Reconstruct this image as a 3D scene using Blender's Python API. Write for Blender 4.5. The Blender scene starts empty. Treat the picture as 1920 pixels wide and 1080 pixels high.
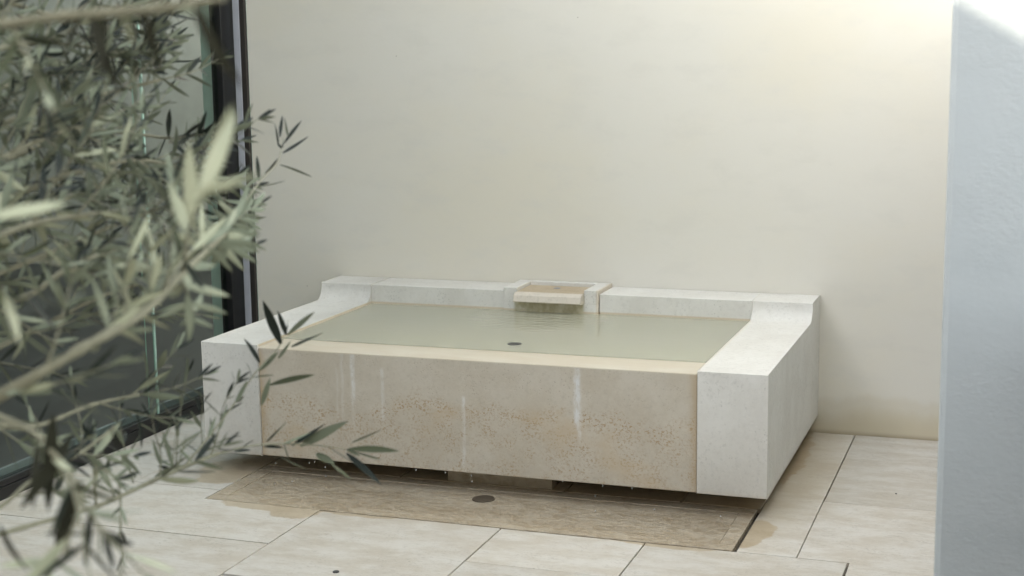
import bpy, bmesh, math, random
from mathutils import Vector, Matrix, Quaternion
rnd = random.Random(7)
sc = bpy.context.scene
col = sc.collection

# ------------------------------------------------------------------ camera
CAM = Vector((2.74975, -4.4659, 1.45991))
PITCH, YAW, ROLL, FPX = math.radians(9.054), math.radians(19.5367), math.radians(-0.7703), 2775.19
fwd = Vector((-math.sin(YAW)*math.cos(PITCH), math.cos(YAW)*math.cos(PITCH), -math.sin(PITCH)))
r0 = Vector((math.cos(YAW), math.sin(YAW), 0)); u0 = r0.cross(fwd)
RIGHT = r0*math.cos(ROLL) + u0*math.sin(ROLL)
UP = -r0*math.sin(ROLL) + u0*math.cos(ROLL)
cd = bpy.data.cameras.new('camera'); cam = bpy.data.objects.new('camera', cd); col.objects.link(cam)
cam.matrix_world = Matrix((( RIGHT.x, UP.x, -fwd.x, CAM.x), (RIGHT.y, UP.y, -fwd.y, CAM.y), (RIGHT.z, UP.z, -fwd.z, CAM.z), (0,0,0,1)))
cd.sensor_width = 36; cd.lens = FPX/1920*36; cd.clip_start = 0.05; cd.clip_end = 3000
cd.dof.use_dof = True; cd.dof.focus_distance = 4.7; cd.dof.aperture_fstop = 5.0
sc.camera = cam

def ray(px, py): return fwd + RIGHT*((px-960)/FPX) - UP*((py-540)/FPX)
def at(px, py, d): return CAM + ray(px, py)*d            # d = distance along the view axis, metres
def on(px, py, x=None, y=None, z=None):                  # where the sight line meets a plane of the place
    r = ray(px, py)
    t = (z-CAM.z)/r.z if z is not None else ((y-CAM.y)/r.y if y is not None else (x-CAM.x)/r.x)
    return CAM + r*t

# ------------------------------------------------------------------ sky, sun, exposure
SUN_TO = Vector((1.0, 0.62, -0.61)).normalized()         # direction the sunlight travels
elev = math.asin(-SUN_TO.z); az = math.atan2(-SUN_TO.x, -SUN_TO.y)   # azimuth from +Y towards +X
world = bpy.data.worlds.new('World'); sc.world = world; world.use_nodes = True
wn = world.node_tree; wn.nodes.clear()
sky = wn.nodes.new('ShaderNodeTexSky'); sky.sky_type = 'NISHITA'; sky.sun_disc = False
sky.sun_elevation = elev; sky.sun_rotation = az
sky.air_density = 1.0; sky.dust_density = 2.0; sky.ozone_density = 1.0
hs = wn.nodes.new('ShaderNodeHueSaturation'); hs.inputs['Saturation'].default_value = 0.30; hs.inputs['Hue'].default_value = 0.478
bg = wn.nodes.new('ShaderNodeBackground'); bg.inputs['Strength'].default_value = 0.15
wo = wn.nodes.new('ShaderNodeOutputWorld')
wn.links.new(sky.outputs[0], hs.inputs['Color']); wn.links.new(hs.outputs[0], bg.inputs[0]); wn.links.new(bg.outputs[0], wo.inputs[0])
sd = bpy.data.lights.new('sun', 'SUN'); sd.energy = 2.15; sd.angle = math.radians(0.6); sd.color = (1.0, 0.92, 0.76)
sun = bpy.data.objects.new('sun', sd); col.objects.link(sun)
sun.rotation_euler = SUN_TO.to_track_quat('-Z', 'Y').to_euler(); sun.location = (-6, -6, 9)
vs = sc.view_settings; vs.view_transform = 'Standard'; vs.look = 'None'; vs.gamma = 1; vs.use_curve_mapping = False
vs.exposure = 2.32
sc.render.engine = 'CYCLES'
cy = sc.cycles; cy.max_bounces = 14; cy.diffuse_bounces = 7; cy.transparent_max_bounces = 16; cy.use_denoising = True

# ------------------------------------------------------------------ node helper
class N:
    def __init__(s, name):
        s.m = bpy.data.materials.new(name); s.m.use_nodes = True; s.t = s.m.node_tree; s.t.nodes.clear()
        s.out = s.t.nodes.new('ShaderNodeOutputMaterial')
    def n(s, typ, **kw):
        nd = s.t.nodes.new('ShaderNode'+typ)
        for k, v in kw.items(): setattr(nd, k, v)
        return nd
    def set(s, inp, v):
        if v is None: return
        if isinstance(v, bpy.types.NodeSocket): s.t.links.new(v, inp)
        elif isinstance(v, (tuple, list)) and len(v) == 3 and inp.type == 'RGBA': inp.default_value = (*v, 1)
        else: inp.default_value = v
    def math(s, op, a, b=None, c=None, clamp=False):
        nd = s.n('Math', operation=op); nd.use_clamp = clamp
        for i, v in enumerate((a, b, c)): s.set(nd.inputs[i], v)
        return nd.outputs[0]
    def pos(s):
        if not hasattr(s, '_p'):
            s._p = s.n('NewGeometry').outputs['Position']
            x = s.n('SeparateXYZ'); s.t.links.new(s._p, x.inputs[0]); s.x, s.y, s.z = x.outputs
        return s._p
    def local(s):
        return s.n('TexCoord').outputs['Object']
    def map(s, vec, scale=(1,1,1), loc=(0,0,0)):
        nd = s.n('Mapping'); s.set(nd.inputs['Vector'], vec); nd.inputs['Scale'].default_value = scale; s.set(nd.inputs['Location'], loc); return nd.outputs[0]
    def noise(s, vec, scale, detail=4, rough=0.55, dist=0.0):
        nd = s.n('TexNoise'); s.set(nd.inputs['Vector'], vec); nd.inputs['Scale'].default_value = scale
        nd.inputs['Detail'].default_value = detail; nd.inputs['Roughness'].default_value = rough; nd.inputs['Distortion'].default_value = dist
        return nd.outputs[0]
    def voro(s, vec, scale, feature='F1', rand=1.0):
        nd = s.n('TexVoronoi', feature=feature); s.set(nd.inputs['Vector'], vec); nd.inputs['Scale'].default_value = scale
        nd.inputs['Randomness'].default_value = rand
        return nd.outputs['Distance'], nd.outputs['Color']
    def step(s, v, a, b):                                # smooth ramp 0..1 from a to b (a > b turns it round)
        nd = s.n('MapRange'); nd.interpolation_type = 'SMOOTHSTEP'
        s.set(nd.inputs[0], v)
        if a < b: nd.inputs[1].default_value, nd.inputs[2].default_value = a, b
        else:
            nd.inputs[1].default_value, nd.inputs[2].default_value = b, a
            nd.inputs[3].default_value, nd.inputs[4].default_value = 1, 0
        return nd.outputs[0]
    def mix(s, f, a, b, blend='MIX'):
        nd = s.n('Mix', data_type='RGBA', blend_type=blend); s.set(nd.inputs[0], f); s.set(nd.inputs[6], a); s.set(nd.inputs[7], b)
        return nd.outputs[2]
    def bump(s, h, strength=0.3, dist=0.002, normal=None):
        nd = s.n('Bump'); nd.inputs['Strength'].default_value = strength; nd.inputs['Distance'].default_value = dist
        s.set(nd.inputs['Height'], h); s.set(nd.inputs['Normal'], normal); return nd.outputs[0]
    def done(s, color, rough=0.6, normal=None, spec=0.4, **kw):
        b = s.n('BsdfPrincipled'); s.set(b.inputs['Base Color'], color); s.set(b.inputs['Roughness'], rough)
        s.set(b.inputs['Normal'], normal); s.set(b.inputs['Specular IOR Level'], spec)
        for k, v in kw.items(): s.set(b.inputs[k.replace('_', ' ')], v)
        s.t.links.new(b.outputs[0], s.out.inputs[0]); return s.m
    def blob(s, cx, cy_, rx, ry, edge=0.18, wob=0.5, vec=None, scale=9, axes='xy'):
        s.pos(); a, b = getattr(s, axes[0]), getattr(s, axes[1])
        u = s.math('DIVIDE', s.math('SUBTRACT', a, cx), rx); v = s.math('DIVIDE', s.math('SUBTRACT', b, cy_), ry)
        d = s.math('SQRT', s.math('ADD', s.math('MULTIPLY', u, u), s.math('MULTIPLY', v, v)))
        nz = s.noise(s._p, scale, 3); d = s.math('ADD', d, s.math('MULTIPLY', s.math('SUBTRACT', nz, 0.5), wob*2))
        return s.step(d, 1+edge/2, 1-edge/2)

def mat_simple(name, c, rough=0.5, spec=0.4, **kw):
    n = N(name); nz = n.noise(n.local(), 14, 3)
    return n.done(n.mix(nz, tuple(v*0.86 for v in c), tuple(min(1, v*1.12) for v in c)), rough, None, spec, **kw)

# ------------------------------------------------------------------ materials
def mat_plaster(name, base, bump, scale, warm, stain=False):
    n = N(name); p = n.pos()
    big = n.noise(n.map(p, (1, 1, 1.6)), 1.1, 5, 0.55)
    mid = n.noise(n.map(p, (1, 1, 2.2)), 4.5, 5, 0.6)
    c = n.mix(n.step(big, 0.35, 0.68), base, warm)
    c = n.mix(n.math('MULTIPLY', n.step(mid, 0.48, 0.70), 0.5), c, tuple(v*0.93 for v in base))
    # a few dark flecks in the render coat
    d, cc = n.voro(p, 7.0)
    fleck = n.math('MULTIPLY', n.step(d, 0.022, 0.012), n.step(n.noise(p, 3.1, 1), 0.52, 0.56))
    c = n.mix(n.math('MULTIPLY', fleck, 0.6), c, (0.22, 0.19, 0.15))
    if stain:   # damp tide mark at the foot of the wall
        zz = n.math('ADD', n.z, n.math('MULTIPLY', n.math('SUBTRACT', n.noise(n.map(p, (1, 1, 0.4)), 5, 4), 0.5), 0.16))
        c = n.mix(n.math('MULTIPLY', n.step(zz, 0.17, 0.02), 0.62), c, (0.52, 0.44, 0.28))
        c = n.mix(n.math('MULTIPLY', n.step(n.math('ABSOLUTE', n.math('SUBTRACT', zz, 0.13)), 0.03, 0.0), 0.16), c, (0.55, 0.47, 0.33))
        c = n.mix(n.math('MULTIPLY', n.step(n.z, 0.02, 0.0), 0.5), c, (0.35, 0.28, 0.18))
    h = n.math('ADD', n.math('MULTIPLY', n.noise(n.map(p, (1, 1, 1.5)), scale, 6, 0.68), n.math('ADD', n.step(n.noise(p, 4.0, 3), 0.4, 0.65), 0.35)), n.math('MULTIPLY', n.noise(p, scale*0.22, 3), 1.2))
    return n.done(c, 0.85, n.bump(h, 1.0, bump), 0.25)

M = {}
M['wall'] = mat_plaster('pale_lime_plaster', (0.715, 0.685, 0.62), 0.0004, 36, (0.715, 0.672, 0.58), True)
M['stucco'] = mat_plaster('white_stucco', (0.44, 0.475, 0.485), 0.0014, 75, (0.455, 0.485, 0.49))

def limestone(name, light, dark, pits=0.5, extra=None, streak=(1, 1, 1), rough=0.62, pitcol=None, speck=0.32, cs=5.5):
    n = N(name); p = n.pos()
    off = n.n('ObjectInfo').outputs['Random']
    cb = n.n('CombineXYZ'); n.set(cb.inputs[0], n.math('MULTIPLY', off, 37.0)); n.set(cb.inputs[1], n.math('MULTIPLY', off, 19.0)); n.set(cb.inputs[2], n.math('MULTIPLY', off, 11.0))
    va = n.n('VectorMath', operation='ADD'); n.t.links.new(p, va.inputs[0]); n.t.links.new(cb.outputs[0], va.inputs[1]); q = va.outputs[0]
    qs = n.map(q, streak)
    cloud = n.noise(qs, cs, 7, 0.66, 0.15); fine = n.noise(qs, 48, 5, 0.65)
    c = n.mix(n.step(cloud, 0.36, 0.66), light, dark)
    c = n.mix(n.math('MULTIPLY', n.step(fine, 0.52, 0.75), 0.45), c, tuple(v*0.84 for v in dark))
    c = n.mix(n.math('MULTIPLY', n.step(fine, 0.46, 0.28), 0.25), c, tuple(min(.85, v*1.08) for v in light))
    pd, pc = n.voro(qs, 95)
    pm = n.math('MULTIPLY', n.step(pd, 0.27, 0.16), n.step(n.noise(q, 9, 4), 0.50, 0.62))
    c = n.mix(n.math('MULTIPLY', pm, pits), c, pitcol or tuple(v*0.6 for v in dark))
    gs = n.math('MULTIPLY', n.step(n.noise(qs, 78, 4, 0.62, 0.3), 0.54, 0.66), n.step(n.noise(q, 7, 4, 0.6), 0.34, 0.62))
    c = n.mix(n.math('MULTIPLY', gs, speck), c, pitcol or tuple(v*0.66 for v in dark))
    ws = n.step(n.noise(q, 130, 2), 0.60, 0.70); c = n.mix(n.math('MULTIPLY', ws, 0.18), c, tuple(min(0.85, v*1.15) for v in light))
    tone = n.math('ADD', n.math('MULTIPLY', off, 0.10), 0.93)
    cv = n.n('CombineColor'); [n.set(cv.inputs[i], tone) for i in range(3)]
    c = n.mix(1.0, c, cv.outputs[0], 'MULTIPLY')
    r = rough
    if extra: c, r = extra(n, c, q, r)
    h = n.math('SUBTRACT', n.math('MULTIPLY', n.noise(qs, 120, 4, 0.6), 0.6), n.math('MULTIPLY', pm, 0.9))
    return n.done(c, r, n.bump(h, 0.5, 0.0012), 0.35)

def arm_extra(n, c, q, r):
    # ochre lime line where the water touches the stone, and rusty runs by the joint
    wl = n.math('MULTIPLY', n.step(n.math('ABSOLUTE', n.math('SUBTRACT', n.z, 0.4615)), 0.006, 0.002),
                n.math('MULTIPLY', n.step(n.math('ABSOLUTE', n.math('SUBTRACT', n.x, 1.0)), 0.786, 0.776), n.step(n.y, 0.0, 0.02)))
    c = n.mix(n.math('MULTIPLY', wl, 0.6), c, (0.55, 0.42, 0.24))
    low = n.math('MULTIPLY', n.step(n.math('ADD', n.z, n.math('MULTIPLY', n.noise(q, 12, 3), 0.03)), 0.105, 0.08), 0.35)
    c = n.mix(low, c, (0.50, 0.43, 0.33))
    return c, r
M['limestone'] = limestone('pale_limestone', (0.70, 0.68, 0.64), (0.64, 0.615, 0.57), 0.55, arm_extra)

def panel_extra(n, c, q, r):
    fx = n.math('SUBTRACT', 1.0, n.step(n.y, 0.004, 0.012))         # only on the outer face
    # rusty pitting, thickest in a ragged band across the middle and over the lower half
    zb = n.math('ADD', n.z, n.math('MULTIPLY', n.math('SUBTRACT', n.noise(n.map(q, (1.2, 1, 0.5)), 3.5, 4), 0.5), 0.20))
    dens = n.math('ADD', n.step(zb, 0.31, 0.25), n.math('MULTIPLY', n.step(n.math('ABSOLUTE', n.math('SUBTRACT', zb, 0.275)), 0.045, 0.0), 0.9))
    dens = n.math('ADD', dens, 0.12)
    sp = n.noise(n.map(q, (1, 1, 1.1)), 145, 5, 0.7, 0.0); cl = n.noise(q, 17, 4, 0.65)
    s1 = n.math('MULTIPLY', n.step(sp, 0.51, 0.59), n.step(cl, 0.36, 0.60))
    c = n.mix(n.math('MULTIPLY', n.math('MULTIPLY', s1, dens), 0.68, clamp=True), c, (0.40, 0.285, 0.17))
    d2, _ = n.voro(q, 120); s2 = n.math('MULTIPLY', n.step(d2, 0.30, 0.14), n.step(n.noise(q, 15, 4), 0.54, 0.66))
    c = n.mix(n.math('MULTIPLY', s2, 0.4), c, (0.26, 0.18, 0.11))
    lt = n.math('MULTIPLY', n.step(n.noise(q, 85, 4, 0.6), 0.55, 0.66), dens)
    c = n.mix(n.math('MULTIPLY', lt, 0.3, clamp=True), c, (0.55, 0.47, 0.36))
    och = n.math('MULTIPLY', n.step(n.noise(n.map(q, (0.8, 1, 1.5)), 4.2, 5), 0.52, 0.72), dens)
    c = n.mix(n.math('MULTIPLY', och, 0.4, clamp=True), c, (0.52, 0.375, 0.21))
    # rust by the two vertical joints
    ed = n.math('ADD', n.math('ABSOLUTE', n.math('SUBTRACT', n.x, 1.0)), n.math('MULTIPLY', n.noise(n.map(q, (1, 1, 0.7)), 16, 3), 0.05))
    c = n.mix(n.math('MULTIPLY', n.step(ed, 0.765, 0.805), 0.5), c, (0.42, 0.29, 0.15))
    # vertical film of run-off
    fl = n.noise(n.map(q, (16, 1, 0.5)), 1.0, 3)
    c = n.mix(n.math('MULTIPLY', n.step(fl, 0.5, 0.75), 0.16), c, (0.52, 0.48, 0.42))
    # chalky lime runs
    wob = n.math('MULTIPLY', n.math('SUBTRACT', n.noise(n.map(q, (1, 1, 6)), 4.0, 3), 0.5), 0.014)
    for (px, y0, y1, w, k) in ((660, 664, 752, 0.0075, 0.55), (662, 752, 800, 0.006, 0.22), (640, 660, 800, 0.005, 0.22), (631, 690, 800, 0.004, 0.18), (716, 690, 790, 0.0058, 0.38),
                               (868, 744, 880, 0.0055, 0.36), (869, 742, 772, 0.005, 0.3), (1082, 689, 800, 0.0105, 0.72), (1086, 795, 826, 0.006, 0.5)):
        a, b = on(px, y0, y=0.003), on(px, y1, y=0.003)
        dx = n.math('ABSOLUTE', n.math('SUBTRACT', n.math('SUBTRACT', n.x, a.x), wob))
        mk = n.math('MULTIPLY', n.step(dx, w*1.7, w*0.3), n.math('MULTIPLY', n.step(n.z, a.z+0.006, a.z-0.008), n.step(n.z, b.z-0.02, b.z+0.03)))
        mk = n.math('MULTIPLY', mk, n.math('ADD', n.math('MULTIPLY', n.step(n.noise(n.map(q, (3, 1, 1)), 26, 4, 0.65), 0.36, 0.60), 0.65), 0.35))
        c = n.mix(n.math('MULTIPLY', n.math('MULTIPLY', mk, fx), k), c, (0.76, 0.77, 0.78))
    # lime-yellow sheen on the wet top rim
    top = n.math('MULTIPLY', n.step(n.z, 0.450, 0.455), 0.75)
    c = n.mix(top, c, n.mix(n.step(n.noise(n.map(q, (1, 3, 1)), 5, 4), 0.35, 0.7), (0.61, 0.53, 0.41), (0.66, 0.60, 0.49)))
    r = n.math('SUBTRACT', 0.62, n.math('MULTIPLY', top, 0.4))
    return c, r
M['panel'] = limestone('stained_beige_limestone', (0.615, 0.56, 0.475), (0.555, 0.495, 0.405), 0.25, panel_extra, pitcol=(0.24, 0.165, 0.105), speck=0.10)

def pave_extra(n, c, q, r):
    wet = None  # wet patches, plus the right stain with some shade painted in
    for a in ((0.09, 0.03, 0.12, 0.14), (0.10, -0.10, 0.075, 0.05), (0.44, -0.315, 0.18, 0.055), (0.53, -0.33, 0.09, 0.085), (0.75, -0.31, 0.14, 0.03), (1.75, -0.315, 0.16, 0.03),
              (1.99, -0.10, 0.055, 0.10), (1.97, -0.20, 0.05, 0.07), (1.93, 0.75, 0.085, 0.42)):  # last ellipse: stain under the right overhang, with some shade painted in
        w = n.blob(*a, edge=0.12, wob=0.42, scale=13)
        wet = w if wet is None else n.math('MAXIMUM', wet, w)
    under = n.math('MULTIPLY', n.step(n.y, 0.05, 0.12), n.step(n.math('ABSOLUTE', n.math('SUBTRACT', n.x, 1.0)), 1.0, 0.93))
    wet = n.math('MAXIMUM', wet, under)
    soft = n.blob(1.96, 0.55, 0.17, 0.75, edge=0.9, wob=0.3, scale=8)  # brown stain beside the right slab, partly overhang shade put into the colour
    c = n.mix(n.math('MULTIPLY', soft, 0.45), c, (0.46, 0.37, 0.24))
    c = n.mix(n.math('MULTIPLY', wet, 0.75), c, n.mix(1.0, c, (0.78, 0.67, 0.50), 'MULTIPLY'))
    return c, n.math('SUBTRACT', r, n.math('MULTIPLY', wet, 0.2))
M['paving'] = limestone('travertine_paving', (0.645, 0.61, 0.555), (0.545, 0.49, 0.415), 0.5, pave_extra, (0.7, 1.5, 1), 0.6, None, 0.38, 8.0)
def tray_extra(n, c, q, r):
    rp = n.noise(n.map(q, (1, 2.2, 1)), 26, 4)
    c = n.mix(n.step(rp, 0.45, 0.6), c, n.mix(1.0, c, (0.80, 0.76, 0.70), 'MULTIPLY'))
    return c, n.math('ADD', n.math('MULTIPLY', rp, 0.3), 0.12)
M['tray'] = limestone('wet_brown_stone', (0.54, 0.465, 0.36), (0.43, 0.355, 0.26), 0.4, tray_extra, (0.6, 1.6, 1))
M['trough'] = limestone('limed_beige_stone', (0.52, 0.43, 0.31), (0.45, 0.36, 0.25), 0.3, None)
M['lip'] = limestone('limed_pink_stone', (0.62, 0.56, 0.48), (0.55, 0.49, 0.41), 0.3, None, (1, 1, 1), 0.45)
def block_extra(n, c, q, r):
    c, r = arm_extra(n, c, q, r)
    inner = n.math('MULTIPLY', n.step(n.math('ABSOLUTE', n.math('SUBTRACT', n.x, 0.985)), 0.150, 0.132), n.step(n.z, 0.535, 0.505))
    drip = n.noise(n.map(q, (1.5, 1, 1.1)), 24, 5)
    c = n.mix(n.math('MULTIPLY', inner, n.step(drip, 0.2, 0.5)), c, n.mix(n.step(drip, 0.42, 0.66), (0.52, 0.48, 0.35), (0.40, 0.355, 0.235)))
    rim = n.math('MULTIPLY', n.step(n.math('ABSOLUTE', n.math('SUBTRACT', n.x, 1.184)), 0.012, 0.004), 0.35)
    c = n.mix(rim, c, (0.56, 0.41, 0.25))
    return c, r
M['block'] = limestone('pale_limestone_spout', (0.70, 0.68, 0.64), (0.64, 0.615, 0.57), 0.55, block_extra)
def floor_extra(n, c, q, r):
    g = n.step(n.noise(q, 5, 4), 0.3, 0.7)
    return n.mix(0.85, c, n.mix(g, (0.46, 0.45, 0.32), (0.54, 0.52, 0.38))), r
M['bed'] = limestone('algae_limestone', (0.45, 0.43, 0.33), (0.40, 0.38, 0.28), 0.3, floor_extra)
M['grout'] = mat_simple('dark_joint_filling', (0.11, 0.095, 0.075), 0.9)
M['ground'] = mat_simple('pale_gravel_ground', (0.42, 0.39, 0.34), 0.9)
M['black'] = mat_simple('black_aluminium', (0.012, 0.012, 0.013), 0.35)
M['gasket'] = mat_simple('dark_brown_seal', (0.03, 0.025, 0.022), 0.5)
M['alu'] = mat_simple('pale_aluminium', (0.42, 0.43, 0.47), 0.45)
M['drain'] = mat_simple('dark_bronze', (0.11, 0.088, 0.064), 0.4)
M['dark'] = mat_simple('dark_rubber', (0.05, 0.05, 0.05), 0.5)
M['roof'] = mat_simple('white_roof_render', (0.6, 0.6, 0.58), 0.8)
M['ceiling'] = mat_simple('grey_interior_paint', (0.35, 0.35, 0.34), 0.8)
M['in_wall'] = mat_simple('grey_interior_panel', (0.50, 0.465, 0.41), 0.6)
M['in_floor'] = mat_simple('dark_interior_floor', (0.034, 0.030, 0.030), 0.35)
M['reveal'] = mat_simple('pale_green_reveal', (0.74, 0.88, 0.80), 0.5)
M['edge'] = mat_simple('green_glass_edge', (0.42, 0.60, 0.52), 0.2)
M['house'] = mat_simple('beige_blocking_house_render', (0.38, 0.34, 0.28), 0.85)
M['blocker'] = mat_simple('dark_blocker_stone', (0.07, 0.06, 0.05), 0.8)
M['plate'] = mat_simple('grey_plate', (0.25, 0.26, 0.28), 0.5)

n = N('window_glass')                                     # thin pane: Schlick reflection, slightly green
ge = n.n('NewGeometry'); dt = n.n('VectorMath', operation='DOT_PRODUCT'); n.t.links.new(ge.outputs['Normal'], dt.inputs[0]); n.t.links.new(ge.outputs['Incoming'], dt.inputs[1])
fz = n.math('ADD', n.math('MULTIPLY', n.math('POWER', n.math('SUBTRACT', 1.0, n.math('ABSOLUTE', dt.outputs['Value'])), 5.0), 0.85), 0.018, clamp=True)
gl = n.n('BsdfGlossy'); gl.inputs['Roughness'].default_value = 0.0; gl.inputs['Color'].default_value = (0.80, 0.88, 0.85, 1)
tr = n.n('BsdfTransparent'); tr.inputs['Color'].default_value = (0.86, 0.91, 0.88, 1)
mx = n.n('MixShader'); n.t.links.new(fz, mx.inputs[0]); n.t.links.new(tr.outputs[0], mx.inputs[1]); n.t.links.new(gl.outputs[0], mx.inputs[2]); n.t.links.new(mx.outputs[0], n.out.inputs[0])
M['glass'] = n.m

n = N('murky_water'); p = n.pos()
rip = n.noise(n.map(p, (1.0, 5.0, 1)), 7, 3, 0.5, 1.0)
rp2 = n.noise(n.map(p, (1.0, 6.5, 1)), 17, 3, 0.55, 0.6)
u = n.math('DIVIDE', n.math('SUBTRACT', n.x, 1.0), 0.34); v = n.math('DIVIDE', n.math('SUBTRACT', n.y, 0.80), 0.36)
amp = n.step(n.math('SQRT', n.math('ADD', n.math('MULTIPLY', u, u), n.math('MULTIPLY', v, v))), 1.0, 0.1)
h = n.math('ADD', n.math('MULTIPLY', n.math('ADD', rip, rp2), n.math('MULTIPLY', amp, 0.8)), n.math('MULTIPLY', rip, 0.07))
bm_ = n.bump(h, 1.0, 0.0030)
fr = n.n('Fresnel'); fr.inputs['IOR'].default_value = 1.333; n.t.links.new(bm_, fr.inputs['Normal'])
gl = n.n('BsdfGlossy'); gl.inputs['Roughness'].default_value = 0.02; n.t.links.new(bm_, gl.inputs['Normal'])
tr = n.n('BsdfTransparent'); tr.inputs['Color'].default_value = (0.93, 0.95, 0.90, 1)
df = n.n('BsdfDiffuse'); df.inputs['Color'].default_value = (0.71, 0.695, 0.56, 1)      # suspended silt
m1 = n.n('MixShader'); m1.inputs[0].default_value = 0.5; n.t.links.new(tr.outputs[0], m1.inputs[1]); n.t.links.new(df.outputs[0], m1.inputs[2])
mx = n.n('MixShader'); n.t.links.new(fr.outputs[0], mx.inputs[0]); n.t.links.new(m1.outputs[0], mx.inputs[1]); n.t.links.new(gl.outputs[0], mx.inputs[2]); n.t.links.new(mx.outputs[0], n.out.inputs[0])
M['water'] = n.m
n = N('clear_water'); M['drop'] = n.done((0.9, 0.92, 0.92), 0.02, None, 0.5, Transmission_Weight=0.7, IOR=1.33)

n = N('olive_leaf_top'); oi = n.n('ObjectInfo').outputs['Random']; lp = n.local()
va = n.noise(n.pos(), 11, 2)
c = n.mix(n.step(n.math('ADD', n.math('MULTIPLY', va, 0.6), n.math('MULTIPLY', oi, 0.4)), 0.40, 0.64), (0.013, 0.018, 0.012), (0.080, 0.090, 0.044))  # varied leaf tone; its dark end also paints shade gaps inside the crown
M['leaf_top'] = n.done(c, 0.5, None, 0.28)
n = N('olive_leaf_underside'); oi = n.n('ObjectInfo').outputs['Random']; va = n.noise(n.pos(), 13, 2)
c = n.mix(n.step(n.math('ADD', n.math('MULTIPLY', va, 0.6), n.math('MULTIPLY', oi, 0.4)), 0.38, 0.66), (0.205, 0.228, 0.155), (0.42, 0.43, 0.29))
M['leaf_under'] = n.done(c, 0.6, None, 0.3)
n = N('shaded_olive_leaf'); c = n.mix(n.noise(n.pos(), 20, 3), (0.022, 0.024, 0.016), (0.042, 0.040, 0.024)); M['leaf_shade'] = n.done(c, 0.6, None, 0.15)  # olive leaf with shade put into its near-black colour
n = N('olive_bark'); c = n.mix(n.noise(n.map(n.pos(), (1, 1, 0.4)), 60, 5), (0.13, 0.12, 0.075), (0.34, 0.325, 0.23))
M['bark'] = n.done(c, 0.8, n.bump(n.noise(n.pos(), 160, 4), 0.6, 0.002), 0.2)
n = N('olive_twig'); c = n.mix(n.noise(n.pos(), 30, 3), (0.19, 0.185, 0.125), (0.30, 0.285, 0.20))
M['twig'] = n.done(c, 0.7, None, 0.25)

# ------------------------------------------------------------------ object helpers
def tag(o, label=None, cat=None, group=None, kind=None):
    for k, v in (('label', label), ('category', cat), ('group', group), ('kind', kind)):
        if v: o[k] = v
    return o
def empty(name, loc=(0, 0, 0)):
    o = bpy.data.objects.new(name, None); o.location = loc; o.empty_display_size = 0.1; col.objects.link(o); return o
def link(name, me, mats, parent=None, world_loc=None):
    o = bpy.data.objects.new(name, me)
    for m in (mats if isinstance(mats, (list, tuple)) else [mats]):
        if m.name not in [x.name for x in me.materials if x]: me.materials.append(m)
    col.objects.link(o)
    if parent is not None:
        o.parent = parent
        o.location = (Vector(world_loc) if world_loc is not None else Vector((0, 0, 0))) - base_of(parent)
    elif world_loc is not None: o.location = world_loc
    return o
def base_of(o):
    v = Vector(o.location)
    while o.parent: o = o.parent; v += Vector(o.location)
    return v
def finish(bm, name, smooth=False):
    bmesh.ops.recalc_face_normals(bm, faces=bm.faces)
    me = bpy.data.meshes.new(name)
    for f in bm.faces: f.smooth = smooth
    bm.to_mesh(me); bm.free(); return me
def box(name, m, x0, x1, y0, y1, z0, z1, parent=None, bevel=0.0, seg=2):
    c = Vector(((x0+x1)/2, (y0+y1)/2, z0)); bm = bmesh.new()
    bmesh.ops.create_cube(bm, size=1)
    for v in bm.verts: v.co = Vector((v.co.x*(x1-x0), v.co.y*(y1-y0), (v.co.z+0.5)*(z1-z0)))
    if bevel: bmesh.ops.bevel(bm, geom=list(bm.edges), offset=bevel, segments=seg, affect='EDGES', profile=0.5)
    return link(name, finish(bm, name), m, parent, c)
def prism(name, m, pts, axis, a0, a1, parent=None, bevel=0.0, smooth_angle=None):
    """extrude a polygon: axis 'z' pts=(x,y); axis 'x' pts=(y,z); axis 'y' pts=(x,z)"""
    def P(p, a): return Vector((p[0], p[1], a)) if axis == 'z' else (Vector((a, p[0], p[1])) if axis == 'x' else Vector((p[0], a, p[1])))
    allp = [P(p, a) for a in (a0, a1) for p in pts]
    c = Vector(((min(v.x for v in allp)+max(v.x for v in allp))/2, (min(v.y for v in allp)+max(v.y for v in allp))/2, min(v.z for v in allp)))
    bm = bmesh.new(); k = len(pts)
    vs_ = [bm.verts.new(v-c) for v in allp]
    bm.faces.new(vs_[:k]); bm.faces.new(vs_[k:][::-1])
    for i in range(k): bm.faces.new((vs_[i], vs_[(i+1) % k], vs_[k+(i+1) % k], vs_[k+i]))
    if bevel:
        bm.normal_update()
        es = [e for e in bm.edges if len(e.link_faces) == 2 and e.calc_face_angle(0) > 0.5]
        bmesh.ops.bevel(bm, geom=es, offset=bevel, segments=2, affect='EDGES', profile=0.5)
    o = link(name, finish(bm, name), m, parent, c)
    if smooth_angle:
        for f in o.data.polygons: f.use_smooth = True
        try:
            o.data.set_sharp_from_angle(angle=smooth_angle)
        except Exception: pass
    return o
def disc(name, m, x, y, z0, z1, r, parent=None, seg=32):
    bm = bmesh.new(); bmesh.ops.create_cone(bm, cap_ends=True, segments=seg, radius1=r, radius2=r*0.97, depth=z1-z0)
    for v in bm.verts: v.co.z += (z1-z0)/2
    return link(name, finish(bm, name), m, parent, (x, y, z0))

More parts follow.
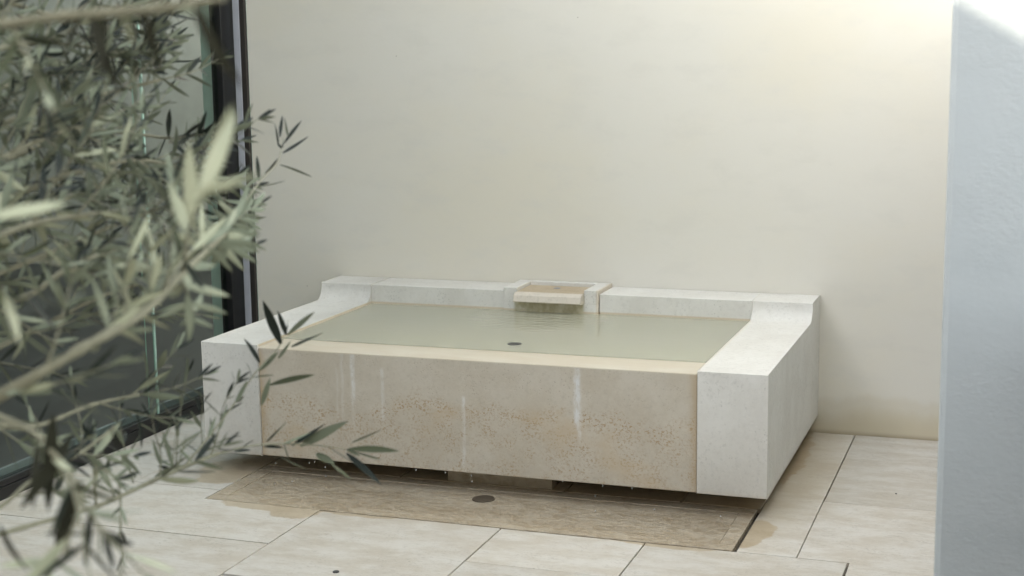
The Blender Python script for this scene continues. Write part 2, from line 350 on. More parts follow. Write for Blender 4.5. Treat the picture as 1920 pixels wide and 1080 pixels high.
# ------------------------------------------------------------------ ground and paving
D = 1.1418
bm = bmesh.new(); S = 1500
vv = [bm.verts.new(p) for p in ((-S, -S, 0), (S, -S, 0), (S, S, 0), (-S, S, 0))]; bm.faces.new(vv)
g = link('ground', finish(bm, 'ground'), M['ground'], None, (0, 0, -0.06)); tag(g, kind='structure')
pav = box('paving_bed', M['grout'], -0.50, 3.40, -2.6, D+0.02, -0.056, -0.016); pav.name = 'pavement'; tag(pav, kind='structure')
J = 0.0022
def slab(x0, x1, y0, y1, notch=None, j=J):
    dz = rnd.uniform(-0.0007, 0.0007)
    if notch is None: return box('paving_slab', M['paving'], x0+j, x1-j, y0+j, y1-j, -0.0155, dz, pav, 0.0012, 1)
    return prism('paving_slab', M['paving'], notch, 'z', -0.0155, dz, pav, 0.0012)
TX0, TX1, TY0, TY1 = 0.175, 1.958, -0.307, 0.111
L = -0.468
slab(L, 0.604, -0.655, 0, [(L, -0.655+J), (0.604-J, -0.655+J), (0.604-J, TY0-0.004), (TX0-J, TY0-0.004), (TX0-J, -0.208-J), (L, -0.208-J)])
slab(L, 0.604, -1.25, -0.655)
slab(0.604, 1.229, -0.930, -0.313)
slab(1.229, 1.690, -0.627, -0.313); slab(1.229, 1.690, -1.25, -0.627)
slab(1.690, 2.288, -1.25, -0.313)
slab(0.604, 1.229, -1.25, -0.938)
slab(1.963, 2.142, -0.313, 0.553); slab(1.963, 2.142, 0.553, D-0.001)
slab(2.142, 2.62, 0.256, D-0.001)
slab(2, 3, 0, 0, [(2.144, -0.311), (2.294, -0.311), (2.294, -0.80), (2.62, -0.80), (2.62, 0.254), (2.144, 0.254)])
slab(2.292, 3.2, -1.25, -0.80)
slab(L, -0.168, -0.208, 0.262); slab(-0.168, TX0, -0.208, 0.60); slab(L, -0.168, 0.262, 0.74); slab(L, -0.168, 0.74, D-0.001)
slab(-0.168, TX0, 0.60, D-0.001)
for a, b in ((TX0, 0.70), (0.70, 1.30), (1.30, 1.70), (1.70, 1.963)):
    slab(a, b, TY1+0.004, 0.62); slab(a, b, 0.62, D-0.001)
for i, a in enumerate((L, 0.16, 0.79, 1.42, 2.05, 2.68)):
    for jx in range(2): slab(a, min(a+0.63, 3.35), -1.25-0.66*(jx+1), -1.25-0.66*jx)

# drain tray under the front lip: rim pieces round an inset slab, all wet
tray = empty('drain_tray', ((TX0+TX1)/2, (TY0+TY1)/2, -0.0155))
tag(tray, 'wet brown stone drain slab let into the paving under the fountain front', 'drain tray')
rw = 0.055
box('rim_strip', M['tray'], TX0+0.003, TX1-0.006, TY0+0.001, TY0+rw, -0.0150, 0.0004, tray, 0.0012, 1)
box('rim_strip', M['tray'], TX0+0.003, TX1-0.006, TY1-rw, TY1-0.002, -0.0150, 0.0004, tray, 0.0012, 1)
box('rim_strip', M['tray'], TX0+0.003, TX0+rw, TY0+rw+0.0015, TY1-rw-0.0015, -0.0150, 0.0002, tray, 0.0012, 1)
box('rim_strip', M['tray'], TX1-rw, TX1-0.006, TY0+rw+0.0015, TY1-rw-0.0015, -0.0150, 0.0002, tray, 0.0012, 1)
box('inset_slab', M['tray'], TX0+rw+0.0015, TX1-rw-0.0015, TY0+rw+0.0015, TY1-rw-0.0015, -0.0150, -0.0022, tray, 0.001, 1)
disc('drain_cover', M['drain'], 1.069, -0.040, -0.0018, 0.0015, 0.038, tray)

# ------------------------------------------------------------------ back wall
bw = box('courtyard_wall', M['wall'], -0.41, 2.58, D, D+0.3, -0.05, 4.2)
tag(bw, 'pale cream plaster wall behind the stone fountain', 'wall')
# ------------------------------------------------------------------ right wall, its end facing the camera
PY = -1.6; PX = 2.5945
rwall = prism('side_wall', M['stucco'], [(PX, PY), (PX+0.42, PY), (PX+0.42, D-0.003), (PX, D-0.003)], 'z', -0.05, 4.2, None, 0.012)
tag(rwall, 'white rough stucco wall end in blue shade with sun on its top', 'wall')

# ------------------------------------------------------------------ glazed building on the left
GX = -0.46; Y0 = -8.0; Y1 = 6.0; H = 3.05
gb = empty('glass_building', (-3, 0, 0))
tag(gb, 'glazed building with black frames and dark interior left of the fountain', 'building')
EX = -0.20; EZ = 1.543 + 0.61*(2.608-EX)
SK = (-4.4, -0.95, 0.9, 4.1)                              # added roof opening, unseen, lets light into the room
for nm, m, za, zb, xe in (('roof', 'roof', H+0.02, EZ, EX), ('ceiling', 'ceiling', H-0.03, H+0.01, GX-0.16)):
    box(nm, M[m], -7.0, xe, Y0, SK[2], za, zb, gb)
    box(nm, M[m], -7.0, xe, SK[3], Y1, za, zb, gb)
    box(nm, M[m], -7.0, SK[0], SK[2]+0.001, SK[3]-0.001, za, zb, gb)
    box(nm, M[m], SK[1], xe, SK[2]+0.001, SK[3]-0.001, za, zb, gb)
box('interior_floor', M['in_floor'], -6.9, GX-0.07, Y0+0.05, Y1-0.12, -0.05, 0.004, gb)
box('interior_wall', M['in_wall'], -7.0, -6.9, Y0, Y1, -0.05, H, gb)
for k, (za, zb) in enumerate(((0.0, 0.52), (0.526, 1.42), (1.426, 2.3), (2.306, H-0.04))):
    for xa, xb in ((-6.88, -5.0), (-4.994, -3.1), (-3.094, -1.25), (-1.244, GX-0.09)):
        box('wall_panel', M['in_wall'], xa, xb, 4.30, 4.34, za+0.006, zb, gb, 0.003, 1)
box('interior_wall', M['plate'], -6.9, GX-0.09, 4.341, 4.5, 0, H, gb)
box('interior_wall', M['in_wall'], -6.9, GX-0.09, Y0, Y0+0.1, 0, H, gb)
box('wall_plate', M['plate'], -2.36, -2.26, 4.28, 4.299, 1.45, 1.62, gb)
# plastered pier inside the glass where the courtyard wall meets it
box('reveal', M['reveal'], GX-0.19, GX-0.055, D+0.02, D+0.32, 0.005, H, gb)
# frame: foot rail, corner posts, head rail
box('foot_rail', M['black'], GX-0.060, GX-0.010, Y0, 1.020, -0.01, 0.042, gb, 0.002, 1)
box('foot_rail', M['black'], GX-0.052, GX-0.014, Y0, 1.020, 0.043, 0.064, gb, 0.002, 1)
box('inner_sill', M['plate'], GX-0.075, GX-0.0605, Y0, 1.05, 0.005, 0.084, gb)
box('head_rail', M['black'], GX-0.060, GX-0.010, Y0, 1.020, H-0.07, H+0.019, gb, 0.002, 1)
box('corner_post', M['black'], GX-0.060, GX-0.006, 1.021, 1.075, -0.01, H+0.019, gb, 0.002, 1)
box('corner_post', M['black'], GX-0.054, GX-0.012, 1.077, 1.137, -0.01, H+0.019, gb, 0.002, 1)
box('cover_strip', M['alu'], GX-0.004, -0.434, 1.118, 1.140, -0.01, H+0.019, gb, 0.0015, 1)
box('wall_seal', M['gasket'], -0.4335, -0.4105, 1.120, D-0.0005, -0.01, H+0.019, gb, 0.001, 1)
ys = [1.0195, 0.452, -1.30, -3.1, -4.9, -6.7, Y0]
for a, b in zip(ys[:-1], ys[1:]):
    box('glass_pane', M['glass'], GX-0.034, GX-0.028, b+0.006, a-0.006, 0.064, H-0.07, gb)
    if b > Y0: 
        box('glass_edge', M['edge'], GX-0.033, GX-0.0265, b-0.0055, b+0.0055, 0.064, H-0.07, gb)
        box('glass_edge', M['edge'], GX-0.053, GX-0.050, b-0.030, b-0.027, 0.064, H-0.07, gb)

# added box just right of the view, keeps light off the side wall end
spl = empty('light_blocker', (3.16, -2.34, 0)); tag(spl, 'added unseen dark box that blocks light from the stucco wall end', 'light blocker')
for x0, x1, y0, y1 in ((2.785, 3.55, -3.00, -2.96), (2.785, 3.55, -1.72, -1.68), (2.785, 2.825, -2.9595, -1.7205), (3.51, 3.55, -2.9595, -1.7205)):
    box('blocker_side', M['blocker'], x0, x1, y0, y1, 0.0, 1.0, spl, 0.003)
box('blocker_fill', M['grout'], 2.826, 3.509, -2.959, -1.721, 0.05, 0.94, spl)
# unseen house added behind the camera to cut sky light from the front
hb = empty('sky_blocking_house', (2.5, -8.2, 0))
tag(hb, 'added unseen house behind the camera that cuts frontal sky light', 'house')
box('wall', M['house'], -0.15, 9.0, -8.4, -8.0, -0.05, 4.6, hb)  # front of the added unseen house
for xx in (0.8, 3.2, 5.6): 
    box('added_house_window', M['in_floor'], xx, xx+1.2, -8.0, -7.985, 0.9, 2.3, hb)

# ------------------------------------------------------------------ the fountain
W = 2.0; A = 0.223; Z0 = 0.0696; ZT = 0.4656; ZB = 0.5345; C = 0.1967; YB = D-0.003; YF = D-C
fo = empty('stone_fountain', (1.0, D/2, 0.0))
tag(fo, 'low square limestone fountain basin full of water, floating above the paving', 'fountain')
ry, rz = 0.052, 0.060
prof = [(0, Z0), (YB, Z0), (YB, ZB), (YF, ZB), (YF, ZT+rz)]
for i in range(1, 9):
    a = i/8*math.pi/2; prof.append((YF-ry*(1-math.cos(a)), ZT+rz*(1-math.sin(a))))
prof.append((0, ZT))
for xa, xb in ((0, A-0.0006), (W-A+0.0006, W)):
    prism('side_slab', M['limestone'], prof, 'x', xa, xb, fo, 0.0022, math.radians(28))
RIM = 0.4562; RY = 0.176
box('front_panel', M['panel'], A+0.0012, W-A-0.0012, 0.003, RY, Z0+0.001, RIM, fo, 0.003)
BX0, BX1 = 0.800, 1.184
box('back_slab', M['limestone'], A+0.0004, BX0-0.001, YF, YB, Z0+0.001, ZB, fo, 0.0022)
box('back_slab', M['limestone'], BX1+0.0025, W-A-0.0004, YF, YB, Z0+0.001, ZB, fo, 0.0022)
# spout block: two cheeks, a back, a body, a trough floor that runs out as a lip
BT = 0.5490; BF = 0.933; TXa, TXb = 0.853, 1.128; TB = 1.105; TZ = 0.5345
sb = box('spout_block', M['block'], BX0, BX1, BF, YB-0.001, Z0+0.001, 0.496, fo, 0.0)
box('cheek', M['block'], BX0, TXa, BF+0.0003, YB-0.001, 0.4962, BT, sb, 0.0018)
box('cheek', M['block'], TXb, BX1, BF+0.0003, YB-0.001, 0.4962, BT, sb, 0.0018)
box('spout_back', M['block'], TXa+0.0003, TXb-0.0003, TB, YB-0.001, 0.4962, BT, sb, 0.0018)
box('trough_bed', M['trough'], TXa+0.0005, TXb-0.0005, BF+0.002, TB-0.0005, 0.4965, TZ, sb)
lp = [(BF+0.0015, 0.4985), (BF-0.040, 0.4985), (BF-0.046, 0.502), (BF-0.038, 0.526), (BF-0.026, TZ-0.001), (BF+0.0015, TZ)]
prism('spout_lip', M['lip'], lp, 'x', TXa+0.001, TXb-0.001, sb, 0.0012)
disc('inlet_hole', M['plate'], 0.984, 1.045, TZ, TZ+0.0012, 0.014, sb)
box('basin_bed', M['bed'], A+0.0004, W-A-0.0004, RY+0.0005, YF-0.0005, 0.10, 0.345, fo)
disc('basin_inlet', M['dark'], 1.065, 0.300, 0.448, 0.4583, 0.026, fo)
box('basin_base', M['limestone'], A+0.001, W-A-0.001, RY+0.001, YF-0.001, Z0+0.004, 0.099, fo)
box('pedestal', M['tray'], 0.875, 1.255, 0.125, 1.0, -0.0005, Z0+0.0005, fo, 0.002)

# water in the basin: one fine sheet, slightly uneven
nx, ny = 60, 36; bm = bmesh.new(); X0, X1, YA, YC = A+0.0002, W-A-0.0002, RY-0.003, YF-0.0002
gridv = [[bm.verts.new((X0+(X1-X0)*i/nx, YA+(YC-YA)*k/ny, 0.0)) for i in range(nx+1)] for k in range(ny+1)]
for k in range(ny):
    for i in range(nx):
        cx = X0+(X1-X0)*(i+.5)/nx; cyy = YA+(YC-YA)*(k+.5)/ny
        if BX0+0.001 < cx < BX1-0.001 and cyy > BF+0.004: continue
        bm.faces.new((gridv[k][i], gridv[k][i+1], gridv[k+1][i+1], gridv[k+1][i]))
wtr = link('water', finish(bm, 'water', True), M['water'], None, (0, 0, RIM+0.0012)); tag(wtr, kind='structure')

# falling drops
bm = bmesh.new(); bmesh.ops.create_icosphere(bm, subdivisions=2, radius=0.0021)
for v in bm.verts: v.co.z *= 1.5 if v.co.z > 0 else 1.0
dm = finish(bm, 'water_drop', True)
for px, py in ((517, 869), (515, 907), (580, 868), (590, 866), (610, 876), (611, 893), (548, 903), (631, 880), (780, 881), (835, 886), (884, 892), (885, 903), (1055, 903), (1116, 930), (1116, 958), (1130, 911), (1185, 916), (1227, 955), (1351, 968)):
    d_ = on(px, py, y=-0.004)
    if d_.z < 0.004: d_ = on(px, py, z=0.004)
    o = link('water_drop', dm, M['drop'], None, d_); o.scale = (1, 1, rnd.uniform(0.9, 1.5))
    tag(o, 'tiny clear water drop falling from the wet front edge of the fountain', 'water drop', 'water drops under the fountain front')
fp = on(630, 1073, z=0.0)
st = disc('floor_stud', M['dark'], fp.x, fp.y, 0.0006, 0.003, 0.0095, None, 20); tag(st, 'small round dark stud set in the pale paving before the fountain', 'stud')
fp = on(1680, 927, z=0.0)
bm = bmesh.new(); bmesh.ops.create_icosphere(bm, subdivisions=2, radius=0.0026)
for v in bm.verts: v.co = Vector((v.co.x*1.4, v.co.y, v.co.z*0.6+0.002))*(1+rnd.uniform(-.15, .15))
pb = link('pebble', finish(bm, 'pebble'), M['dark'], None, (fp.x, fp.y, 0.0005)); tag(pb, 'tiny dark pebble lying on the paving near the right wall', 'pebble')

# ------------------------------------------------------------------ olive tree
def tube(pts, rads, seg=6):
    bm = bmesh.new(); rings = []
    ref = Vector((0.13, 0.31, 0.94))
    for i, p in enumerate(pts):
        d = (pts[min(i+1, len(pts)-1)] - pts[max(i-1, 0)]).normalized()
        a = d.cross(ref).normalized(); b = d.cross(a)
        rings.append([bm.verts.new(p + (a*math.cos(t)+b*math.sin(t))*rads[i]) for t in [2*math.pi*k/seg for k in range(seg)]])
    for i in range(len(rings)-1):
        for k in range(seg): bm.faces.new((rings[i][k], rings[i][(k+1) % seg], rings[i+1][(k+1) % seg], rings[i+1][k]))
    bm.faces.new(rings[0][::-1]); bm.faces.new(rings[-1])
    return bm
def smooth_path(p, k=6):                                  # Catmull-Rom through the points
    out = []; P = [p[0]*2-p[1]] + list(p) + [p[-1]*2-p[-2]]
    for i in range(1, len(P)-2):
        for s in range(k):
            t = s/k; a, b, c, d = P[i-1], P[i], P[i+1], P[i+2]
            out.append(0.5*((2*b)+(c-a)*t+(2*a-5*b+4*c-d)*t*t+(3*b-a-3*c+d)*t**3))
    out.append(p[-1]); return out

def leaf_mesh(bend, twist, wid):
    bm = bmesh.new(); ns = 6; sheets = []
    for side, off in ((0, 0.0), (1, -0.010)):
        rows = []
        for i in range(ns+1):
            t = i/ns; w = wid*(math.sin(math.pi*min(1, 0.04+t*0.96))**0.75)*(1-0.25*t)*0.5 + 0.004*(1-t)
            zc = bend*t*t; tw = twist*t
            row = []
            for s in (-1, 0, 1):
                x = s*w; z = zc + abs(s)*w*0.25 + off*(1 if s == 0 else 0.8)
                row.append(bm.verts.new((x*math.cos(tw)-(z-zc)*math.sin(tw), t - 0.25*bend*bend*t*t, zc+x*math.sin(tw)+(z-zc)*math.cos(tw))))
            rows.append(row)
        for i in range(ns):
            for s in range(2):
                q = (rows[i][s], rows[i][s+1], rows[i+1][s+1], rows[i+1][s])
                f = bm.faces.new(q if side == 0 else q[::-1]); f.material_index = side; f.smooth = True
    me = bpy.data.meshes.new('leaf'); bm.to_mesh(me); bm.free()
    me.materials.append(M['leaf_top']); me.materials.append(M['leaf_under']); return me
LEAVES = [leaf_mesh(rnd.uniform(-0.34, 0.18), rnd.uniform(-0.8, 0.8), rnd.uniform(0.155, 0.225)) for _ in range(8)]

SHADE_LEAVES = []                                           # leaf copies, both sides darkened in colour to stand for shade
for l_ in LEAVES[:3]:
    d_ = l_.copy(); d_.materials[0] = M['leaf_shade']; d_.materials[1] = M['leaf_shade']; SHADE_LEAVES.append(d_)

trunk_base = at(-620, 900, 2.0); trunk_base.z = 0
tree = empty('olive_tree', trunk_base)
tag(tree, 'olive tree with narrow grey-green leaves in the left foreground', 'tree')
fork = at(-560, 1000, 1.95); fork2 = at(-520, 300, 1.95)
tp = smooth_path([trunk_base+Vector((0, 0, -0.06)), Vector((trunk_base.x-0.03, trunk_base.y+0.02, 0.45)), fork, fork2, at(-420, -300, 1.9)], 6)
link('trunk', finish(tube([p-trunk_base for p in tp], [0.055-0.040*i/(len(tp)-1) for i in range(len(tp))], 10), 'trunk', True), M['bark'], tree, trunk_base)

leaf_specs = []                                           # (branch index, matrix, visible size)
def leaf_at(bi, p, a, nrm, L, in_shade=False):
    a = a.normalized(); nrm = (nrm - a*nrm.dot(a)); 
    if nrm.length < 1e-4: nrm = a.orthogonal()
    nrm.normalize(); x = a.cross(nrm)
    m = Matrix(((x.x*L, a.x*L, nrm.x*L, p.x), (x.y*L, a.y*L, nrm.y*L, p.y), (x.z*L, a.z*L, nrm.z*L, p.z), (0, 0, 0, 1)))
    c = p + a*L*0.5; d = (c-CAM).dot(fwd)
    if d < 0.3: size = -1
    else:
        u = 960+FPX*(c-CAM).dot(RIGHT)/d; v = 540-FPX*(c-CAM).dot(UP)/d
        size = L/d if (-40 < u < 1900 and -40 < v < 1120) else 0
    leaf_specs.append((bi, m, size+(10 if in_shade else 0), in_shade))
def dress(bi, pts, start=0.15, step=0.022, L0=0.055, skip=0.0):
    """opposite pairs of leaves along a twig; upper faces look towards its tip"""
    seglen = [(pts[i+1]-pts[i]).length for i in range(len(pts)-1)]; tot = sum(seglen); s = tot*start; k = 0
    ph = rnd.uniform(0, math.pi)
    while s < tot:
        acc = 0
        for i, sl in enumerate(seglen):
            if acc+sl >= s: break
            acc += sl
        d = (pts[i+1]-pts[i]).normalized(); p = pts[i]+d*(s-acc)
        a = d.orthogonal().normalized(); b = d.cross(a)
        ang = ph + k*math.pi/2 + rnd.uniform(-.35, .35)
        f = 1 - 0.45*max(0, (s/tot-0.55)/0.45)
        for sg in (0, math.pi):
            if rnd.random() < skip: continue
            side = a*math.cos(ang+sg)+b*math.sin(ang+sg)
            op = math.radians(rnd.uniform(32, 68))*(0.75 if f < 0.85 else 1)
            ax = d*math.cos(op)+side*math.sin(op)+Vector((rnd.uniform(-.12, .12), rnd.uniform(-.12, .12), rnd.uniform(-.16, .08)))
            leaf_at(bi, p, ax, d+Vector((rnd.uniform(-.25, .25), rnd.uniform(-.25, .25), rnd.uniform(-.1, .4))), L0*f*rnd.uniform(0.8, 1.15))
        s += step*rnd.uniform(0.8, 1.25); k += 1
    d = (pts[-1]-pts[-2]).normalized()
    for sg in (-1, 1):
        leaf_at(bi, pts[-1], d+d.orthogonal().normalized()*0.3*sg, d.cross(Vector((0, 0, 1)))*sg+Vector((0, 0, .3)), L0*0.6)

branches = []
def branch(path, r0, r1, mat='bark'):
    pts = smooth_path(path); n_ = len(pts)
    o = link('branch', finish(tube([p-pts[0] for p in pts], [(r0+(r1-r0)*i/(n_-1))*(1+rnd.uniform(-.13, .13)+(0.22 if i % 6 == 0 else 0)) for i in range(n_)], 8), 'branch', True), M[mat], tree, pts[0])
    branches.append((o, pts)); return len(branches)-1, pts
def twig(bi, path, r=0.0016, **kw):
    pts = smooth_path(path, 4)
    o = branches[bi][0]
    link('twig', finish(tube([p-pts[0] for p in pts], [r+(0.0007-r)*i/(len(pts)-1) for i in range(len(pts))], 5), 'twig', True), M['twig'], o, pts[0])
    dress(bi, pts, **kw)
def sprout(bi, t, L, lean, **kw):
    """a side twig leaving branch bi at fraction t, curving towards the light"""
    pts = branches[bi][1]; i = min(len(pts)-2, int(t*(len(pts)-1))); p = pts[i]; d = (pts[i+1]-p).normalized()
    a = d.orthogonal().normalized(); b = d.cross(a); ang = rnd.uniform(0, 2*math.pi)
    side = a*math.cos(ang)+b*math.sin(ang)
    v = (d*rnd.uniform(.4, .9)+side*rnd.uniform(.5, .95)+lean).normalized()
    path = [p]; q = p
    for k in range(3):
        q = q + v*L/3; path.append(q.copy()); v = (v+Vector((rnd.uniform(-.18, .18), rnd.uniform(-.18, .18), rnd.uniform(-.12, .20)))).normalized()
    twig(bi, path, **kw)

def leaf_px(bi, a, b, d0, d1, up):
    A_, B_ = at(*a, d0), at(*b, d1); ax = B_-A_
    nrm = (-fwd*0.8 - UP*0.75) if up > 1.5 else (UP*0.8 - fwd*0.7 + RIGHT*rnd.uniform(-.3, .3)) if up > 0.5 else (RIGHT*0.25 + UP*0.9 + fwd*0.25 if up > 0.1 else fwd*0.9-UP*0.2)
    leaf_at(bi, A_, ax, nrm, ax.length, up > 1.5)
P = lambda *l: [at(*p) for p in l]
LIFT = Vector((0.05, 0.0, 0.25)); DROOP = Vector((0.1, 0.0, -0.35))
# the large blurred limb rising from lower left, and its sharp tip against the wall
b1, _ = branch([fork] + P((-250, 870, 1.65), (0, 742, 1.50), (150, 655, 1.50), (270, 585, 1.56), (350, 505, 1.66), (420, 440, 1.85)), 0.0075, 0.0028)
for t in (.15, .25, .34, .42, 0.5, .56, .62, .7, .77, .83, .88, .93): sprout(b1, t, rnd.uniform(.10, .2), LIFT, step=0.024)
twig(b1, P((420, 440, 1.85), (455, 385, 2.15), (492, 335, 2.45), (520, 305, 2.6), (528, 278, 2.66)), 0.0022, start=0.05, step=10)
sprig = [((522, 274), (516, 231), .9), ((525, 257), (529, 215), .9), ((540, 256), (530, 221), .3), ((533, 269), (565, 224), 0.9), ((530, 287), (581, 262), .9), ((496, 326), (528, 301), .9), ((525, 309), (586, 331), .3), ((477, 351), (536, 347), .3),
         ((470, 396), (498, 379), .9), ((486, 338), (481, 290), .9), ((468, 368), (440, 330), 0), ((480, 345), (448, 300), .3), ((452, 392), (492, 366), 0), ((430, 425), (500, 405), .3), ((440, 415), (410, 370), 0)]
for a, b, up in sprig: leaf_px(b1, a, b, 2.6, 2.6+rnd.uniform(-.03, .03), up)
twig(b1, P((300, 560, 1.6), (360, 470, 1.7), (425, 455, 2.0), (480, 458, 2.2)), 0.002, start=.2, step=0.03)
twig(b1, P((380, 480, 1.75), (430, 425, 2.0), (465, 395, 2.2), (490, 380, 2.3)), 0.002, start=.2, step=0.03)
# limbs filling the crown
specs = [
 ([(-300, 450, 1.9), (-60, 400, 2.1), (120, 330, 2.2), (260, 300, 2.3), (380, 330, 2.4)], 15),
 ([(-300, 300, 1.9), (-60, 250, 2.1), (100, 200, 2.25), (220, 170, 2.35), (300, 150, 2.4)], 12),
 ([(-300, 150, 1.9), (-80, 110, 2.1), (60, 80, 2.2), (180, 90, 2.3)], 12),
 ([(-300, 600, 2.0), (-80, 540, 2.2), (80, 480, 2.3), (220, 420, 2.4), (330, 380, 2.45)], 12),
 ([(-300, 520, 1.7), (-80, 470, 1.75), (60, 420, 1.8), (180, 400, 1.85)], 5),
 ([(-300, 700, 2.0), (-80, 680, 2.25), (60, 620, 2.35), (180, 560, 2.4), (270, 530, 2.45)], 8),
 ([(-300, 60, 1.5), (-40, 50, 1.3), (120, 30, 1.15), (300, 15, 1.02), (420, -5, 0.98)], 0),
 ([(-300, 20, 1.9), (-60, -10, 2.2), (100, 30, 2.35), (230, 60, 2.45)], 11),
 ([(-300, 220, 2.0), (-60, 180, 2.5), (120, 130, 2.65), (240, 100, 2.75)], 8),
 ([(-300, 380, 1.9), (-60, 320, 2.0), (80, 260, 2.1), (190, 220, 2.2)], 11),
 ([(-300, 480, 2.1), (-40, 420, 2.6), (130, 370, 2.7), (290, 300, 2.8)], 8),
 ([(-300, 580, 1.8), (-80, 560, 1.85), (40, 560, 1.9), (130, 500, 1.95), (210, 470, 2.0)], 5),
 ([(-300, 420, 2.0), (-60, 330, 2.4), (150, 250, 2.5), (330, 260, 2.55)], 9),
 ([(-280, 780, 1.8), (-60, 790, 2.0), (60, 800, 2.15), (170, 760, 2.25), (260, 740, 2.3)], 4),
]
for path, k in specs:
    r_ = 0.007
    bi, pts = branch([tp[-8 if path[0][1] < 300 else -14]] + P(*path), r_, 0.0022)
    for j in range(k): sprout(bi, 0.42+0.58*(j+rnd.random())/k, rnd.uniform(.10, .2), LIFT*rnd.uniform(0, 1.5), step=0.022)
    for j in range(k//2 if k else 4): sprout(bi, rnd.uniform(.12, .42) if k else rnd.uniform(.1, .5), rnd.uniform(.12, .2), LIFT*rnd.uniform(0, 1.2), step=0.024)
    if path[0][2] != 1.5: twig(bi, [pts[-1], pts[-1]+(pts[-1]-pts[-4]).normalized()*0.06, pts[-1]+(pts[-1]-pts[-4]).normalized()*0.11+Vector((0, 0, .01))], start=0.05)
# the low limb reaching out over the paving to the front panel
b9, p9 = branch([at(-420, 1180, 1.8)] + P((-260, 1080, 1.8), (40, 990, 1.9), (180, 950, 2.05), (275, 907, 2.2), (345, 876, 2.3), (410, 850, 2.4)), 0.0042, 0.0026)
twig(b9, P((410, 850, 2.4), (470, 836, 2.45), (540, 832, 2.5), (605, 836, 2.55), (650, 843, 2.58)), 0.0022, start=0.5, step=10)
hand = [((500, 828), (545, 795), .8), ((548, 835), (618, 800), 1.0), ((563, 836), (642, 791), .0), ((660, 830), (716, 810), .3), ((654, 842), (748, 843), 1.), ((662, 846), (712, 868), .3), ((616, 838), (660, 870), .2),
        ((594, 850), (632, 880), .8), ((622, 870), (655, 905), .4), ((650, 850), (716, 909), .9), ((495, 838), (530, 836), .9), ((525, 855), (570, 888), .5), ((440, 845), (475, 850), .8), ((455, 838), (480, 826), .6)]
for a, b, up in hand: leaf_px(b9, a, b, 2.55, 2.50+rnd.uniform(-.02, .04), up)
for t in (.45, .56, .68, .8, .9): sprout(b9, t, rnd.uniform(.07, .13), LIFT*0.6, step=0.032, skip=0.25)
for (x0, y0), (x1, y1), d in (((250, 905), (215, 760), 2.3), ((330, 880), (345, 700), 2.35), ((300, 890), (285, 770), 2.3), ((395, 855), (430, 715), 2.42), ((370, 865), (380, 760), 2.4), ((150, 850), (140, 720), 2.1), ((100, 870), (60, 760), 2.1)):
    twig(b9 if x0 > 200 else 0, P((x0, y0, d), ((x0*2+x1)/3+rnd.uniform(-8, 8), (y0*2+y1)/3, d+.02), ((x0+x1*2)/3, (y0+y1*2)/3, d+.03), (x1+rnd.uniform(-15, 15), y1, d+.02)), 0.0016, start=.15, step=.026, L0=.046, skip=.15)
# upright sprig crossing the basin corner
twig(b9, P((345, 876, 2.3), (430, 770, 2.45), (478, 700, 2.5), (520, 655, 2.55), (533, 628, 2.57)), 0.0020, start=0.25, step=0.05, L0=0.045, skip=.35)
for a, b, up in [((527, 645), (490, 558), .9), ((537, 628), (519, 580), .9), ((540, 628), (590, 583), .3), ((546, 650), (612, 630), .9), ((522, 672), (545, 645), .3), ((487, 680), (462, 635), .9), ((485, 695), (520, 660), 0), ((505, 722), (590, 700), .9), ((490, 760), (505, 710), .0)]:
    leaf_px(b9, a, b, 2.55, 2.52, up)
# thin stem hanging before the paving
b10, _ = branch([p9[len(p9)//2]] + P((180, 880, 2.0), (222, 905, 2.05), (226, 990, 2.05), (230, 1065, 2.05)), 0.002, 0.001, 'twig')
dress(b10, branches[b10][1], start=0.3, step=0.032, L0=0.042)
# shaded cluster low on the left, close to the lens
b11, _ = branch([fork] + P((-200, 760, 1.4), (20, 790, 1.35), (100, 850, 1.32), (150, 930, 1.32), (120, 1040, 1.3)), 0.003, 0.0016)
for t in (.55, .68, .8, .92): sprout(b11, t, rnd.uniform(.08, .14), DROOP, step=0.026, skip=.1)
b12, _ = branch([fork] + P((-200, 1000, 1.9), (-20, 960, 1.95), (60, 900, 2.0), (150, 850, 2.05), (215, 800, 2.1)), 0.0035, 0.002)
for t in (.5, .65, .8): sprout(b12, t, rnd.uniform(.08, .16), LIFT*0.5, step=0.028, skip=.1)
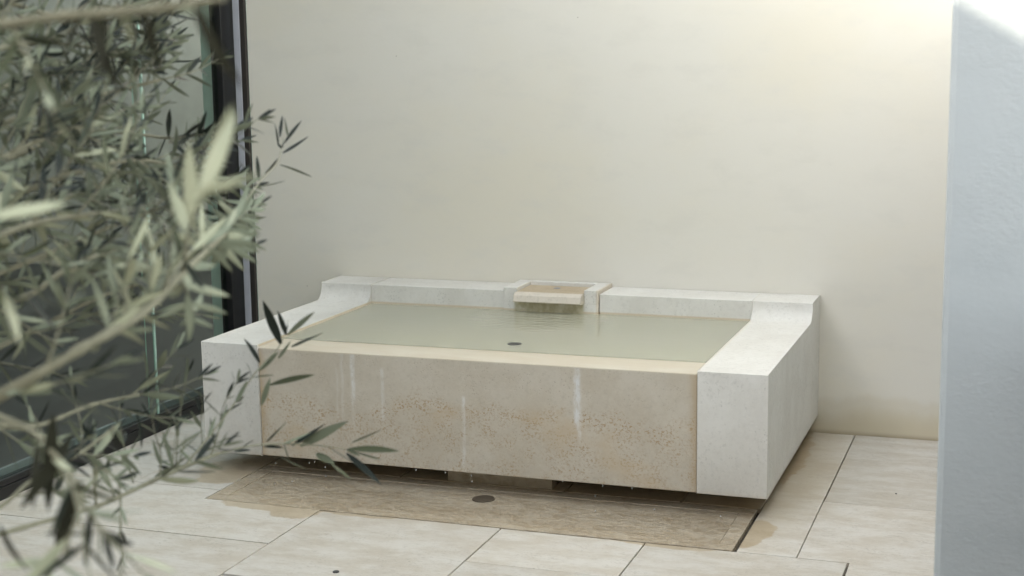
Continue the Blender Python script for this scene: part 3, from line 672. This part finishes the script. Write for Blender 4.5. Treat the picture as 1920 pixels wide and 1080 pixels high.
# big soft leaves nearest the lens
twig(b1, P((345, 508, 1.65), (352, 440, 1.45), (368, 395, 1.25), (380, 362, 1.13)), 0.0022, start=.1, step=10)
b13, _ = branch([tp[-14]] + P((-260, 480, 1.5), (-120, 440, 1.3), (-20, 408, 1.16)), 0.004, 0.0015)
twig(b13, P((-120, 440, 1.3), (-50, 490, 1.24), (10, 550, 1.2)), 0.0018, start=.2, step=.03)
for t in (.3, .45, .6): sprout(b13, t, .14, LIFT)
for a, b, d, up in [((172, 24), (205, 175), 1.11, 2), ((196, 24), (190, 150), 1.09, 2), ((274, 18), (295, 142), 1.04, 2), ((366, 8), (432, 165), 1.0, 2), ((378, 362), (440, 198), 1.13, 0), ((385, 362), (478, 322), 1.13, 0),
                    ((10, 550), (40, 650), 1.2, 0), ((-20, 408), (130, 372), 1.16, 0), ((150, 26), (120, 110), 1.13, 2), ((372, 385), (446, 190), 1.22, 0), ((10, 740), (78, 715), 1.48, .0), ((360, 415), (350, 265), 1.32, 0), ((352, 440), (318, 340), 1.43, 0),
                    ((230, 20), (250, 95), 1.07, .3), ((320, 13), (395, 30), 1.02, 0), ((80, 35), (20, 90), 1.18, .3)]:
    leaf_px(b1, a, b, d, d+rnd.uniform(-.03, .03), up)
# leader at the top of the trunk
btop, _ = branch([tp[-3], tp[-1], tp[-1]+Vector((-.05, .04, .22)), tp[-1]+Vector((.03, .06, .5))], 0.012, 0.002)
for j in range(14): sprout(btop, 0.15+0.85*j/14, rnd.uniform(.14, .26), LIFT*0.6, step=0.024)

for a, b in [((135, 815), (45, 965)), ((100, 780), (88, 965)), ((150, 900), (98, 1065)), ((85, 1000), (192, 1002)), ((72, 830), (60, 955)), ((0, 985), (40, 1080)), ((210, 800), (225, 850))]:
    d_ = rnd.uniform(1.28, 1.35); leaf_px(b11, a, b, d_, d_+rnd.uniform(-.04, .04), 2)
# the 300 leaves that show largest are parts; all the others are one mass
order = sorted(range(len(leaf_specs)), key=lambda i: -leaf_specs[i][2])
singles = set(order[:298]); rest = bmesh.new()
for i, (bi, m, s, in_shade) in enumerate(leaf_specs):
    me = (SHADE_LEAVES if in_shade else LEAVES)[rnd.randrange(3 if in_shade else len(LEAVES))]
    if i in singles:
        o = bpy.data.objects.new('leaf', me); col.objects.link(o); o.parent = branches[bi][0]
        b0 = base_of(branches[bi][0]); o.matrix_local = Matrix.Translation(-b0) @ m
    else:
        tmp = bmesh.new(); tmp.from_mesh(me); bmesh.ops.transform(tmp, matrix=Matrix.Translation(-trunk_base) @ m, verts=tmp.verts)
        t_ = bpy.data.meshes.new('t'); tmp.to_mesh(t_); tmp.free(); rest.from_mesh(t_); bpy.data.meshes.remove(t_)
me = bpy.data.meshes.new('foliage'); rest.to_mesh(me); rest.free()
me.materials.append(M['leaf_top']); me.materials.append(M['leaf_under'])
f_ = link('foliage', me, [M['leaf_top'], M['leaf_under']], tree, trunk_base); tag(f_, kind='stuff')
print('LEAVES', len(leaf_specs))
